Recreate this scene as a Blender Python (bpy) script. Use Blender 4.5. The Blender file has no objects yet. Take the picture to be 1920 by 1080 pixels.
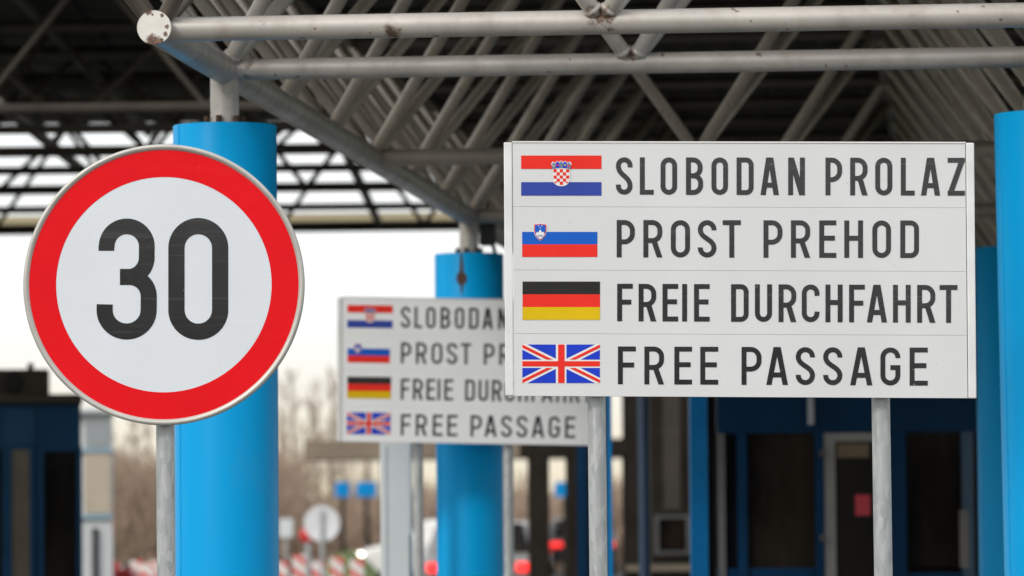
import bpy, math, random
from mathutils import Vector, Matrix
random.seed(7)
S = bpy.context.scene
COL = S.collection

# ------------------------------------------------------------------ camera
F = 9134.0                       # focal length in pixels of the 1920 px wide photograph
CAM = Vector((0, 0, 1.6))
RC = Matrix.Rotation(math.radians(90 + 2.66), 3, 'X') @ Matrix.Rotation(math.radians(-0.45), 3, 'Z')
cd = bpy.data.cameras.new("camera")
cd.sensor_width = 36.0
cd.lens = F / 1920 * 36.0
cd.clip_start = 0.5
cd.clip_end = 4000
cd.dof.use_dof = True
cd.dof.focus_distance = 15.72
cd.dof.aperture_fstop = 4.4
cd.dof.aperture_blades = 8
cam = bpy.data.objects.new("camera", cd)
COL.objects.link(cam)
cam.matrix_world = Matrix.Translation(CAM) @ RC.to_4x4()
S.camera = cam

# ------------------------------------------------------------------ sky, sun, exposure
SUN_EL, SUN_AZ = math.radians(38), math.radians(219)     # high thin cloud, light from behind on the left
w = bpy.data.worlds.new("World")
S.world = w
w.use_nodes = True
wn, wl = w.node_tree.nodes, w.node_tree.links
wn.clear()
sky = wn.new('ShaderNodeTexSky'); sky.sky_type = 'NISHITA'; sky.sun_disc = False
sky.sun_elevation = SUN_EL; sky.sun_rotation = SUN_AZ
sky.air_density = 1.0; sky.dust_density = 4.0; sky.ozone_density = 1.0
mixw = wn.new('ShaderNodeMix'); mixw.data_type = 'RGBA'
mixw.inputs[0].default_value = 0.72                       # cloud cover
tcw = wn.new('ShaderNodeTexCoord'); spw = wn.new('ShaderNodeSeparateXYZ'); wl.new(tcw.outputs['Generated'], spw.inputs[0])
rw = wn.new('ShaderNodeMapRange'); rw.data_type = 'FLOAT_VECTOR'; rw.clamp = True
cbw = wn.new('ShaderNodeCombineXYZ')
for q in range(3): wl.new(spw.outputs['Z'], cbw.inputs[q])
wl.new(cbw.outputs[0], rw.inputs['Vector'])
rw.inputs[7].default_value = (0, 0, 0); rw.inputs[8].default_value = (.042, .042, .042)
rw.inputs[9].default_value = (9.6, 8.4, 5.9); rw.inputs[10].default_value = (10.6, 10.75, 10.7)   # creamy haze low on the horizon
wl.new(rw.outputs['Vector'], mixw.inputs[7])
wl.new(sky.outputs[0], mixw.inputs[6])
bg = wn.new('ShaderNodeBackground'); bg.inputs[1].default_value = 0.13
wo = wn.new('ShaderNodeOutputWorld')
wl.new(mixw.outputs[2], bg.inputs[0]); wl.new(bg.outputs[0], wo.inputs[0])
sl = bpy.data.lights.new("sun", 'SUN'); sl.energy = 1.5; sl.angle = math.radians(12); sl.color = (1, 0.95, 0.88)
so = bpy.data.objects.new("sun", sl); COL.objects.link(so)
sd = Vector((math.sin(SUN_AZ) * math.cos(SUN_EL), math.cos(SUN_AZ) * math.cos(SUN_EL), math.sin(SUN_EL)))
so.rotation_euler = sd.to_track_quat('Z', 'Y').to_euler()
S.view_settings.view_transform = 'Standard'
S.view_settings.look = 'None'
S.view_settings.exposure = 0.0
S.view_settings.gamma = 1.0
S.render.engine = 'CYCLES'
S.cycles.use_denoising = True
S.cycles.max_bounces = 6

# ------------------------------------------------------------------ helpers
def ray(px, py):
    return RC @ Vector(((px - 960) / F, (540 - py) / F, -1.0))
def at(px, py, Y):
    d = ray(px, py)
    return CAM + d * (Y / d.y)
def wx(px, Y):
    return at(px, 900, Y).x
def wz(py, Y, px=960):
    return at(px, py, Y).z

def lin(r, g, b):
    return tuple(((c / 255) / 12.92 if c / 255 <= .04045 else ((c / 255 + .055) / 1.055) ** 2.4) for c in (r, g, b))

class N:
    """small node builder"""
    def __init__(s, name):
        s.m = bpy.data.materials.new(name); s.m.use_nodes = True
        s.n, s.l = s.m.node_tree.nodes, s.m.node_tree.links
        s.b = s.n['Principled BSDF']
    def new(s, t, **k):
        o = s.n.new(t)
        for a, v in k.items(): setattr(o, a, v)
        return o
    def set(s, sock, v):
        if isinstance(v, bpy.types.NodeSocket): s.l.new(v, sock)
        else: sock.default_value = (tuple(v) + (1,)) if isinstance(v, tuple) and len(v) == 3 and sock.type == 'RGBA' else v
    def coord(s):
        g = s.new('ShaderNodeTexCoord'); return g.outputs['Object']
    def noise(s, scale, detail=4, rough=.55, stretch=None):
        t = s.new('ShaderNodeTexNoise'); t.inputs['Scale'].default_value = scale
        t.inputs['Detail'].default_value = detail; t.inputs['Roughness'].default_value = rough
        c = s.coord()
        if stretch:
            mp = s.new('ShaderNodeMapping'); mp.inputs['Scale'].default_value = stretch
            s.l.new(c, mp.inputs[0]); c = mp.outputs[0]
        s.l.new(c, t.inputs['Vector']); return t.outputs['Fac']
    def ramp(s, fac, stops):
        r = s.new('ShaderNodeValToRGB'); s.l.new(fac, r.inputs[0])
        e = r.color_ramp.elements
        while len(e) < len(stops): e.new(.5)
        for q, (p, c) in zip(e, stops):
            q.position = p; q.color = tuple(c) + (1,) if len(c) == 3 else c
        return r.outputs[0]
    def mix(s, fac, a, b, mode='MIX'):
        m = s.new('ShaderNodeMix'); m.data_type = 'RGBA'; m.blend_type = mode
        s.set(m.inputs[0], fac); s.set(m.inputs[6], a); s.set(m.inputs[7], b)
        return m.outputs[2]
    def math(s, op, a, b=0.0):
        m = s.new('ShaderNodeMath', operation=op); s.set(m.inputs[0], a); s.set(m.inputs[1], b); return m.outputs[0]
    def bump(s, h, strength=.2, dist=.01):
        b = s.new('ShaderNodeBump'); b.inputs['Strength'].default_value = strength; b.inputs['Distance'].default_value = dist
        s.l.new(h, b.inputs['Height']); s.l.new(b.outputs[0], s.b.inputs['Normal'])
    def fin(s, color=None, rough=None, metal=None, **k):
        if color is not None: s.set(s.b.inputs['Base Color'], color)
        if rough is not None: s.set(s.b.inputs['Roughness'], rough)
        if metal is not None: s.set(s.b.inputs['Metallic'], metal)
        for a, v in k.items(): s.set(s.b.inputs[a.replace('_', ' ')], v)
        return s.m

def sc(c, k): return tuple(min(1, x * k) for x in c)
def plain(name, c, rough=.5, metal=0., var=.15, scale=3., stretch=None, bump=0, **k):
    n = N(name)
    f = n.noise(scale, 5, .6, stretch)
    col = n.ramp(f, [(.25, sc(c, 1 - var)), (.75, sc(c, 1 + var))])
    if bump: n.bump(n.noise(scale * 12, 3), bump, .003)
    return n.fin(col, rough, metal, **k)

class MB:
    def __init__(s): s.v, s.f, s.m, s.s = [], [], [], []
    def add(s, vs, fs, mi=0, smooth=False):
        o = len(s.v); s.v += [Vector(p) for p in vs]
        for f in fs: s.f.append([o + i for i in f]); s.m.append(mi); s.s.append(smooth)
        return s
    def poly(s, pts, mi=0): return s.add(pts, [list(range(len(pts)))], mi)
    def box(s, c, size, rz=0., mi=0, rot=None):
        c = Vector(c); R = rot if rot is not None else Matrix.Rotation(rz, 3, 'Z')
        h = Vector(size) / 2
        vs = [c + R @ Vector((x * h.x, y * h.y, z * h.z)) for z in (-1, 1) for x, y in ((-1, -1), (1, -1), (1, 1), (-1, 1))]
        return s.add(vs, [(3, 2, 1, 0), (4, 5, 6, 7), (0, 1, 5, 4), (1, 2, 6, 5), (2, 3, 7, 6), (3, 0, 4, 7)], mi)
    def bar(s, x0, x1, y0, y1, z0, z1, mi=0):
        return s.box(((x0 + x1) / 2, (y0 + y1) / 2, (z0 + z1) / 2), (abs(x1 - x0), abs(y1 - y0), abs(z1 - z0)), 0, mi)
    def tube(s, p, q, r, n=20, caps=True, mi=0, r2=None, mc=None):
        p, q = Vector(p), Vector(q); r2 = r if r2 is None else r2
        d = (q - p).normalized(); a = d.orthogonal().normalized(); b = d.cross(a)
        ring = [(a * math.cos(t) + b * math.sin(t)) for t in (2 * math.pi * i / n for i in range(n))]
        vs = [p + x * r for x in ring] + [q + x * r2 for x in ring]
        s.add(vs, [(i, (i + 1) % n, n + (i + 1) % n, n + i) for i in range(n)], mi, True)
        if caps:
            k = mi if mc is None else mc
            s.add([p + x * r for x in ring], [list(range(n))[::-1]], k); s.add([q + x * r2 for x in ring], [list(range(n))], k)
        return s
    def lathe(s, c, axis, prof, n=96, mi=0, smooth=True):
        """prof: list of (radius, offset along axis); open strip"""
        c = Vector(c); d = Vector(axis).normalized(); a = d.orthogonal().normalized(); b = d.cross(a)
        vs = []
        for r, o in prof:
            vs += [c + d * o + (a * math.cos(2 * math.pi * i / n) + b * math.sin(2 * math.pi * i / n)) * r for i in range(n)]
        fs = [(k * n + i, k * n + (i + 1) % n, (k + 1) * n + (i + 1) % n, (k + 1) * n + i) for k in range(len(prof) - 1) for i in range(n)]
        return s.add(vs, fs, mi, smooth)
    def build(s, name, mats, parent=None, loc=None, bevel=0):
        org = Vector(loc) if loc is not None else (base_of(parent) if parent else Vector((0, 0, 0)))
        me = bpy.data.meshes.new(name)
        me.from_pydata([tuple(p - org) for p in s.v], [], s.f)
        for m in (mats if isinstance(mats, (list, tuple)) else [mats]): me.materials.append(m)
        me.polygons.foreach_set('material_index', s.m)
        me.polygons.foreach_set('use_smooth', s.s)
        me.update()
        o = bpy.data.objects.new(name, me); COL.objects.link(o)
        if parent: o.parent = parent
        else: o.location = org
        if bevel:
            b = o.modifiers.new('bevel', 'BEVEL'); b.width = bevel; b.segments = 2; b.limit_method = 'ANGLE'
        return o

def base_of(o):
    p = Vector((0, 0, 0))
    while o: p += o.location; o = o.parent
    return p
def tag(o, label, cat, group=None, kind=None):
    if label: o['label'] = label
    if cat: o['category'] = cat
    if group: o['group'] = group
    if kind: o['kind'] = kind
    return o
def thing(name, loc, label, cat, group=None):
    o = bpy.data.objects.new(name, None); COL.objects.link(o); o.location = loc; o.empty_display_size = .1
    return tag(o, label, cat, group)
def copy_tree(o, parent=None):
    c = o.copy(); COL.objects.link(c)
    if parent: c.parent = parent
    for ch in list(o.children): copy_tree(ch, c)
    return c

# ------------------------------------------------------------------ materials
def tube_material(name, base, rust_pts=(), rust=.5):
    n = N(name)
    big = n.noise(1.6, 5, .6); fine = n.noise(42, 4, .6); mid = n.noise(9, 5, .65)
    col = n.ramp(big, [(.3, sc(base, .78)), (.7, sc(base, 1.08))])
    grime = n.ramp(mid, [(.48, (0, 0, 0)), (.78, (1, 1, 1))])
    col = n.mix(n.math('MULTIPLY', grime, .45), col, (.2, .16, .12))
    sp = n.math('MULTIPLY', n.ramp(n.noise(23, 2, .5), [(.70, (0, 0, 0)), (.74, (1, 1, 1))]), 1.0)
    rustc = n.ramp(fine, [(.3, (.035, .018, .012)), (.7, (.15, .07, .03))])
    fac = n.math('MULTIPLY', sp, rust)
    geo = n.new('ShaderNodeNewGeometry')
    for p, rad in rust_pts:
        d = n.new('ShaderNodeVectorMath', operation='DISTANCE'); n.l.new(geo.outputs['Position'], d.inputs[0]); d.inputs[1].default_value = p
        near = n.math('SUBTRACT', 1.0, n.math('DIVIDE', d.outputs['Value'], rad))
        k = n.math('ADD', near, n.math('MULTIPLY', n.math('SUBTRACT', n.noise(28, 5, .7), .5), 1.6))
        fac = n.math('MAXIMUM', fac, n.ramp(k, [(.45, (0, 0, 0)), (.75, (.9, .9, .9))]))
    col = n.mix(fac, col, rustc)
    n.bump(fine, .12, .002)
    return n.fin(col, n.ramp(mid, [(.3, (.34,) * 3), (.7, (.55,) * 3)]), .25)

M = {}
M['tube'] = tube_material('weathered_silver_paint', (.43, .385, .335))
M['tube_shaded'] = tube_material('silver_paint_shade_darkened', (.13, .112, .095))  # darker copy of the tube paint, shade under the roof put into colour
M['deck'] = plain('dark_roof_sheet', (.028, .025, .022), .7, var=.4, scale=1.2)
M['truss'] = plain('dark_truss_steel', (.05, .043, .036), .75, var=.3, Specular_IOR_Level=.15)  # dark tone with random variation for the distant trusses
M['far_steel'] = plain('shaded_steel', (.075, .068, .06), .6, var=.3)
n = N('translucent_fascia_sheet')
tl = n.new('ShaderNodeBsdfTranslucent'); tl.inputs[0].default_value = (.95, .86, .68, 1)
mx = n.new('ShaderNodeMixShader'); mx.inputs[0].default_value = .92
n.l.new(n.b.outputs[0], mx.inputs[1]); n.l.new(tl.outputs[0], mx.inputs[2]); n.l.new(mx.outputs[0], n.n['Material Output'].inputs[0])
M['fascia'] = n.fin((.62, .56, .46), .5)

n = N('blue_cladding')
st = n.noise(1.2, 5, .6, (1, 1, .25)); fi = n.noise(160, 2, .5)
col = n.ramp(st, [(.3, (.001, .305, .67)), (.7, (.002, .35, .745))])
dirt = n.ramp(n.noise(6, 6, .7, (1, 1, .3)), [(.56, (0, 0, 0)), (.85, (1, 1, 1))])
col = n.mix(n.math('MULTIPLY', dirt, .22), col, (.10, .22, .34))
n.bump(fi, .05, .001)
M['blue'] = n.fin(col, .40, 0.0, Specular_IOR_Level=.09)
M['blue_dark'] = plain('navy_paint', (.003, .030, .080), .4, Specular_IOR_Level=.12)
M['kiosk_blue'] = plain('kiosk_blue_paint', (.004, .062, .155), .4, Specular_IOR_Level=.15)
M['blue_frame'] = plain('blue_frame_paint', (.001, .22, .56), .35, Specular_IOR_Level=.15)

n = N('galvanised_steel')
vo = n.new('ShaderNodeTexVoronoi'); vo.inputs['Scale'].default_value = 70
mp = n.new('ShaderNodeMapping'); mp.inputs['Scale'].default_value = (1, 1, .3); n.l.new(n.coord(), mp.inputs[0]); n.l.new(mp.outputs[0], vo.inputs['Vector'])
sep = n.new('ShaderNodeSeparateColor'); n.l.new(vo.outputs['Color'], sep.inputs[0])
col = n.ramp(sep.outputs[0], [(.0, (.34, .36, .37)), (1, (.48, .50, .51))])
col = n.mix(n.ramp(n.noise(14, 6, .7), [(.5, (0, 0, 0)), (.75, (.7, .7, .7))]), col, (.50, .52, .53))
col = n.mix(n.ramp(n.noise(6, 6, .7, (3, 3, .6)), [(.55, (0, 0, 0)), (.8, (.6, .6, .6))]), col, (.22, .225, .22))
M['galv'] = n.fin(col, .5, .35)

def sign_white(name, base, scratches=True):
    n = N(name)
    col = n.ramp(n.noise(2.2, 4, .55), [(.3, sc(base, .95)), (.7, sc(base, 1.03))])
    streak = n.ramp(n.noise(5, 5, .65, (.25, 1, 14)), [(.55, (0, 0, 0)), (.85, (1, 1, 1))])
    col = n.mix(n.math('MULTIPLY', streak, .10), col, (.42, .43, .44))
    spots = n.ramp(n.noise(60, 2, .5), [(.755, (0, 0, 0)), (.78, (1, 1, 1))])
    col = n.mix(n.math('MULTIPLY', spots, .35), col, (.30, .30, .30))
    n.bump(n.noise(3, 3, .5, (.2, 1, 20)), .06, .002)
    return n.fin(col, .38)
M['sign_white'] = sign_white('white_sign_enamel', (.660, .674, .694))
M['sign_lightened'] = sign_white('white_sign_enamel_lightened', (.85, .88, .92))  # same enamel lightened to offset the canopy shade on the farther board
M['disc_white'] = sign_white('white_reflective_film', (.68, .725, .785))
M['alu'] = plain('aluminium_edge', (.72, .735, .745), .42, .1, var=.1, scale=8)
M['alu_dull'] = plain('dull_aluminium_rim', (.50, .49, .46), .5, .4, var=.14, scale=10)
def film(name, c, rough=.4, var=.06, scr=.35, spec=.18, bmp=.10):
    n = N(name)
    col = n.ramp(n.noise(7, 5, .6), [(.3, sc(c, 1 - var)), (.7, sc(c, 1 + var))])
    s1 = n.ramp(n.noise(9, 6, .7, (.22, 1, 9)), [(.56, (0, 0, 0)), (.75, (1, 1, 1))])
    col = n.mix(n.math('MULTIPLY', s1, scr * .2), col, (.5, .5, .5))
    s2 = n.ramp(n.noise(48, 3, .6), [(.72, (0, 0, 0)), (.75, (1, 1, 1))])
    col = n.mix(n.math('MULTIPLY', s2, scr * .5), col, (.45, .45, .45))
    n.bump(n.noise(30, 4, .6), bmp, .002)
    return n.fin(col, rough, Specular_IOR_Level=spec)
M['red_film'] = film('red_reflective_film', (.745, .007, .013), .38, .05, .1, .12)
M['black_film'] = film('black_film', (.016, .017, .019), .12, .3, .5, .55, .015)
M['flag_red'] = film('flag_red_film', (.78, .03, .02), .4, .05, .25)
M['flag_blue'] = film('flag_navy_film', (.035, .065, .36), .4, .08, .25)
M['flag_azure'] = film('flag_blue_film', (.008, .105, .53), .4, .06, .25)
M['flag_royal'] = film('flag_royal_film', (.012, .045, .55), .4, .06, .2)
M['flag_black'] = film('flag_black_film', (.014, .013, .013), .15, .2, .35, .4, .015)
M['flag_gold'] = film('flag_gold_film', (.68, .46, .004), .4, .05, .2)
M['flag_white'] = film('flag_white_film', (.78, .78, .77), .4, .03, .1)
M['crest_blue'] = film('crest_pale_blue', (.16, .22, .42), .4)
M['crest_green'] = film('crest_green', (.12, .30, .12), .4)
M['crest_yellow'] = film('crest_yellow', (.6, .5, .08), .4)

n = N('rusty_cap_paint')
geo_c = n.noise(26, 5, .7)
cap_nodes = n
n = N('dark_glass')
M['glass'] = n.fin(n.ramp(n.noise(1.1, 4, .6, (1.6, 1, .5)), [(.48, (.003, .003, .004)), (.8, (.035, .026, .018))]), .08, 0.0, Specular_IOR_Level=.09)  # upright brown noise in the base colour stands in for faint reflections
M['glass_reflecting'] = plain('glass_with_painted_reflection', (.16, .13, .10), .12)  # beige-brown reflection put into the base colour of the pane
M['black'] = plain('black_rubber', (.012, .012, .012), .7)
M['white_panel'] = plain('pale_sheet_metal', (.60, .64, .66), .4, var=.05, scale=2)
M['dim_grey'] = plain('dim_grey_frame', (.10, .105, .11), .5)
M['grey_panel'] = plain('grey_sheet_metal', (.33, .36, .38), .45, var=.08)
M['beige'] = plain('beige_panel', (.48, .42, .33), .6, var=.12)
M['roof_brown'] = plain('weathered_roof_brown', (.065, .053, .042), .8, var=.3)
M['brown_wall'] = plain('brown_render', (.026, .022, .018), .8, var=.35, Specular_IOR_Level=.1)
M['red'] = plain('red_paint', (.55, .02, .02), .4)
M['pink_red'] = plain('red_notice', (.55, .045, .07), .6)
M['asphalt'] = plain('asphalt', (.055, .053, .05), .85, var=.25, scale=.6)
M['concrete'] = plain('concrete', (.15, .145, .135), .85, var=.15)
M['grass'] = plain('grass', (.085, .125, .03), .9, var=.45, scale=2)
M['bark'] = plain('pale_bark', (.30, .25, .19), .9, var=.3)
M['twig'] = plain('bare_twigs', (.36, .265, .20), .9, var=.4)
M['rust'] = plain('rusty_steel', (.07, .035, .02), .85, var=.5, scale=30)
def emit(name, c, s):
    return N(name).fin(c, .5, 0., Emission_Color=c + (1,), Emission_Strength=s)
M['brake'] = emit('lit_brake_lamp', (1.0, .03, .03), 1.4)
M['head'] = emit('lit_headlamp', (1.0, .93, .8), 6.0)
n = N('red_white_chevrons')
sx = n.new('ShaderNodeSeparateXYZ'); n.l.new(n.coord(), sx.inputs[0])
k = n.math('ADD', n.math('MULTIPLY', sx.outputs['X'], 3.0), n.math('MULTIPLY', sx.outputs['Z'], 4.0))
k = n.math('GREATER_THAN', n.math('FRACT', k), .62)
M['chevron'] = n.fin(n.mix(k, (.70, .67, .65), (.62, .03, .03)), .4)

# ------------------------------------------------------------------ setting: ground, road
g = MB(); g.poly([(-1500, -60, 0), (1500, -60, 0), (1500, 3000, 0), (-1500, 3000, 0)])
tag(g.build('ground', M['grass']), None, None, kind='structure')
g = MB(); g.poly([(-13, -60, .004), (13, -60, .004), (26, 260, .004), (-10, 260, .004)])
tag(g.build('road', M['asphalt']), None, None, kind='structure')
def island(x0, x1, y0, y1):
    b = MB(); b.bar(x0, x1, y0, y1, .006, .13)
    tag(b.build('traffic_island', M['concrete'], bevel=.02), None, None, kind='structure')
island(-2.0, 3.2, 14.2, 40.2)

# ------------------------------------------------------------------ sign lettering
def arc(cx, cy, rx, ry, a0, a1, n=10):
    return [(cx + rx * math.cos(math.radians(a0 + (a1 - a0) * i / n)), cy + ry * math.sin(math.radians(a0 + (a1 - a0) * i / n))) for i in range(n + 1)]
def bez(p0, p1, p2, p3, n=14):
    o = []
    for i in range(n + 1):
        t = i / n; u = 1 - t
        o.append(tuple(u ** 3 * a + 3 * u * u * t * b + 3 * u * t * t * c + t ** 3 * d for a, b, c, d in zip(p0, p1, p2, p3)))
    return o
def dedup(pts):
    o = []
    for p in pts:
        if not o or math.hypot(p[0] - o[-1][0], p[1] - o[-1][1]) > 1e-3: o.append(p)
    return o
def ribbon(pts, w, closed=False):
    pts = dedup(pts)
    if closed and math.hypot(pts[0][0] - pts[-1][0], pts[0][1] - pts[-1][1]) < 1e-3: pts.pop()
    n = len(pts); L, R = [], []
    for i in range(n):
        def d(a, b):
            x, y = b[0] - a[0], b[1] - a[1]; l = math.hypot(x, y); return x / l, y / l
        pv = pts[i - 1] if (closed or i) else None
        nx = pts[(i + 1) % n] if (closed or i < n - 1) else None
        if pv is None: t = d(pts[i], nx); nrm, k = (-t[1], t[0]), 1
        elif nx is None: t = d(pv, pts[i]); nrm, k = (-t[1], t[0]), 1
        else:
            a, b = d(pv, pts[i]), d(pts[i], nx)
            nn = (-a[1] - b[1], a[0] + b[0]); l = math.hypot(*nn) or 1; nrm = (nn[0] / l, nn[1] / l)
            k = 1 / max(.35, nrm[0] * -a[1] + nrm[1] * a[0])
        h = w / 2 * k
        L.append((pts[i][0] + nrm[0] * h, pts[i][1] + nrm[1] * h)); R.append((pts[i][0] - nrm[0] * h, pts[i][1] - nrm[1] * h))
    return [[L[i], L[(i + 1) % n], R[(i + 1) % n], R[i]] for i in range(n if closed else n - 1)]

def glyph(ch, x0, x1, y0, y1, w):
    """list of strokes; each stroke is a list of 2-D polygons (y down)"""
    H, W = y1 - y0, x1 - x0
    L, R, T, B, cx = x0 + w / 2, x1 - w / 2, y0 + w / 2, y1 - w / 2, (x0 + x1) / 2
    r = (R - L) / 2
    hw = w * 1.04
    Y = lambda k: y0 + k * H
    def slant(xa, ya, xb, yb, h=hw): return [[(xa, ya), (xa + h, ya), (xb + h, yb), (xb, yb)]]
    def loop(t, b, rr, right=R): return ribbon([(L, t), (right - rr, t)] + arc(right - rr, t + rr, rr, rr, -90, 0) + arc(right - rr, b - rr, rr, rr, 0, 90) + [(L, b)], w, True)
    bar = lambda xa, xb, y: [[(xa, y - w / 2), (xb, y - w / 2), (xb, y + w / 2), (xa, y + w / 2)]]
    stem = lambda x: [[(x - w / 2, y0), (x + w / 2, y0), (x + w / 2, y1), (x - w / 2, y1)]]
    if ch == 'O' or ch == '0': return [ribbon(arc(cx, T + r, r, r, 180, 360) + arc(cx, B - r, r, r, 0, 180), w, True)]
    if ch == 'C': return [ribbon([(R, Y(.30))] + arc(cx, T + r, r, r, 0, -180) + arc(cx, B - r, r, r, 180, 0) + [(R, Y(.72))], w)]
    if ch == 'G': return [ribbon([(R, Y(.28))] + arc(cx, T + r, r, r, 0, -180) + arc(cx, B - r, r, r, 180, 0) + [(R, Y(.53)), (cx, Y(.53))], w)]
    if ch == 'S': return [ribbon([(R, Y(.27))] + arc(cx, T + r, r, r, 0, -180) + bez((L, T + r), (L, Y(.50)), (R, Y(.50)), (R, B - r)) + arc(cx, B - r, r, r, 0, 180) + [(L, Y(.73))], w)]
    if ch == 'U': return [ribbon([(L, y0)] + arc(cx, B - r, r, r, 180, 0) + [(R, y0)], w)]
    if ch == 'D': return [loop(T, B, r * .85)]
    if ch == 'B':
        m = Y(.49); return [loop(T, m, (m - T) * .46, R - W * .03), loop(m, B, (B - m) * .44)]
    if ch == 'P':
        m = Y(.585); return [loop(T, m, (m - T) * .42), [[(L - w / 2, m), (L + w / 2, m), (L + w / 2, y1), (L - w / 2, y1)]]]
    if ch == 'R':
        m = Y(.55); return [loop(T, m, (m - T) * .42), [[(L - w / 2, m), (L + w / 2, m), (L + w / 2, y1), (L - w / 2, y1)]], slant(cx - w * .35, m, x1 - w * 1.12, y1, w * 1.12)]
    if ch == 'L': return [ribbon([(L, y0), (L, B), (x1, B)], w)]
    if ch == 'I': return [stem(cx)]
    if ch == 'E': return [ribbon([(x1, T), (L, T), (L, B), (x1, B)], w), bar(L, x1 - W * .08, Y(.475))]
    if ch == 'F': return [ribbon([(x1, T), (L, T), (L, y1)], w), bar(L, x1 - W * .10, Y(.49))]
    if ch == 'T': return [bar(x0, x1, T), [[(cx - w / 2, T), (cx + w / 2, T), (cx + w / 2, y1), (cx - w / 2, y1)]]]
    if ch == 'H': return [stem(L), stem(R), bar(L, R, Y(.475))]
    if ch == 'N': return [stem(L), stem(R), slant(x0, y0, x1 - w * 1.15, y1, w * 1.15)]
    if ch == 'Z': return [bar(x0, x1, T), bar(x0, x1, B), slant(x1 - w * 1.15, T, x0, B, w * 1.15)]
    if ch == 'A':
        a = w * .72
        return [slant(x0, y1, cx - a, y0, w * 1.08), slant(x1 - w * 1.08, y1, cx + a - w * 1.08, y0, w * 1.08), bar(x0 + W * .2, x1 - W * .2, Y(.735))]
def put(mb, strokes, Y, mi=0, base=.0012):
    """lay 2-D polygons (photo pixels) on the upright plane at distance Y, one vinyl thickness proud"""
    for k, st in enumerate(strokes):
        for p in st:
            a = sum(p[i][0] * p[(i + 1) % len(p)][1] - p[(i + 1) % len(p)][0] * p[i][1] for i in range(len(p)))
            q = p if a < 0 else p[::-1]
            mb.poly([at(x, y, Y) + Vector((0, -base - .0003 * k, 0)) for x, y in q], mi)

LINES = [
 ('SLOBODAN PROLAZ', [('S',1154.8,1186),('L',1199.7,1225.7),('O',1238.5,1269.6),('B',1286.2,1318.3),('O',1333.9,1365),('D',1381,1413),('A',1425.8,1460.3),('N',1477.8,1509),
   ('P',1547.7,1578.9),('R',1594,1626.6),('O',1641,1673),('L',1689,1715),('A',1726.7,1762.6),('Z',1776.8,1809)], 294.9, 364.9, 296.0, 366.9),
 ('PROST PREHOD', [('P',1156.3,1190.3),('R',1206.3,1241.8),('O',1257.8,1293.7),('S',1308.4,1343.3),('T',1355,1389),('P',1431.5,1467),('R',1483,1519),('E',1536,1568),
   ('H',1583,1618),('O',1635.5,1670.5),('D',1688,1723)], 412.5, 482.4, 413.6, 484.0),
 ('FREIE DURCHFAHRT', [('F',1157.2,1186.5),('R',1197.4,1230.4),('E',1242.2,1271.5),('I',1279.5,1287.8),('E',1301.3,1330.6),('D',1370.7,1403.6),('U',1415.4,1447.5),('R',1459.8,1492.9),
   ('C',1503.3,1536.4),('H',1547.7,1579.8),('F',1592,1621.4),('A',1625.2,1663),('H',1674.3,1707.4),('R',1719.6,1753.6),('T',1761.7,1795.2)], 532.0, 602.2, 534.6, 605.4),
 ('FREE PASSAGE', [('F',1158.6,1192.2),('R',1208.2,1245),('E',1264.4,1297.5),('E',1313,1346.6),('P',1390.4,1427.7),('A',1436.7,1477.3),('S',1492,1527.9),('S',1543.4,1579.3),
   ('A',1594,1635.6),('G',1650.7,1688),('E',1705.5,1739.5)], 649.6, 720.4, 652.0, 723.4)]

def rect(x0, x1, y0, y1): return [(x0, y0), (x1, y0), (x1, y1), (x0, y1)]

YS = 15.70
def corner(u, v):
    """u 0..1 across, v 0..1 down the board -> photo pixel of the front board"""
    tl, tr, bl, br = (944.5, 267.5), (1826, 269), (947.5, 742), (1830.5, 746.5)
    a = (tl[0] + (tr[0] - tl[0]) * u, tl[1] + (tr[1] - tl[1]) * u); b = (bl[0] + (br[0] - bl[0]) * u, bl[1] + (br[1] - bl[1]) * u)
    return a[0] + (b[0] - a[0]) * v, a[1] + (b[1] - a[1]) * v
def slab(mb, u0, u1, v0, v1, d0, d1, mi=0):
    """a board-shaped prism between depths YS+d0 and YS+d1"""
    q = [at(*corner(u, v), YS) for u, v in ((u0, v0), (u1, v0), (u1, v1), (u0, v1))]
    vs = [p + Vector((0, d0, 0)) for p in q] + [p + Vector((0, d1, 0)) for p in q]
    mb.add(vs, [(3, 2, 1, 0), (4, 5, 6, 7), (0, 1, 5, 4), (1, 2, 6, 5), (2, 3, 7, 6), (3, 0, 4, 7)], mi)

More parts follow.
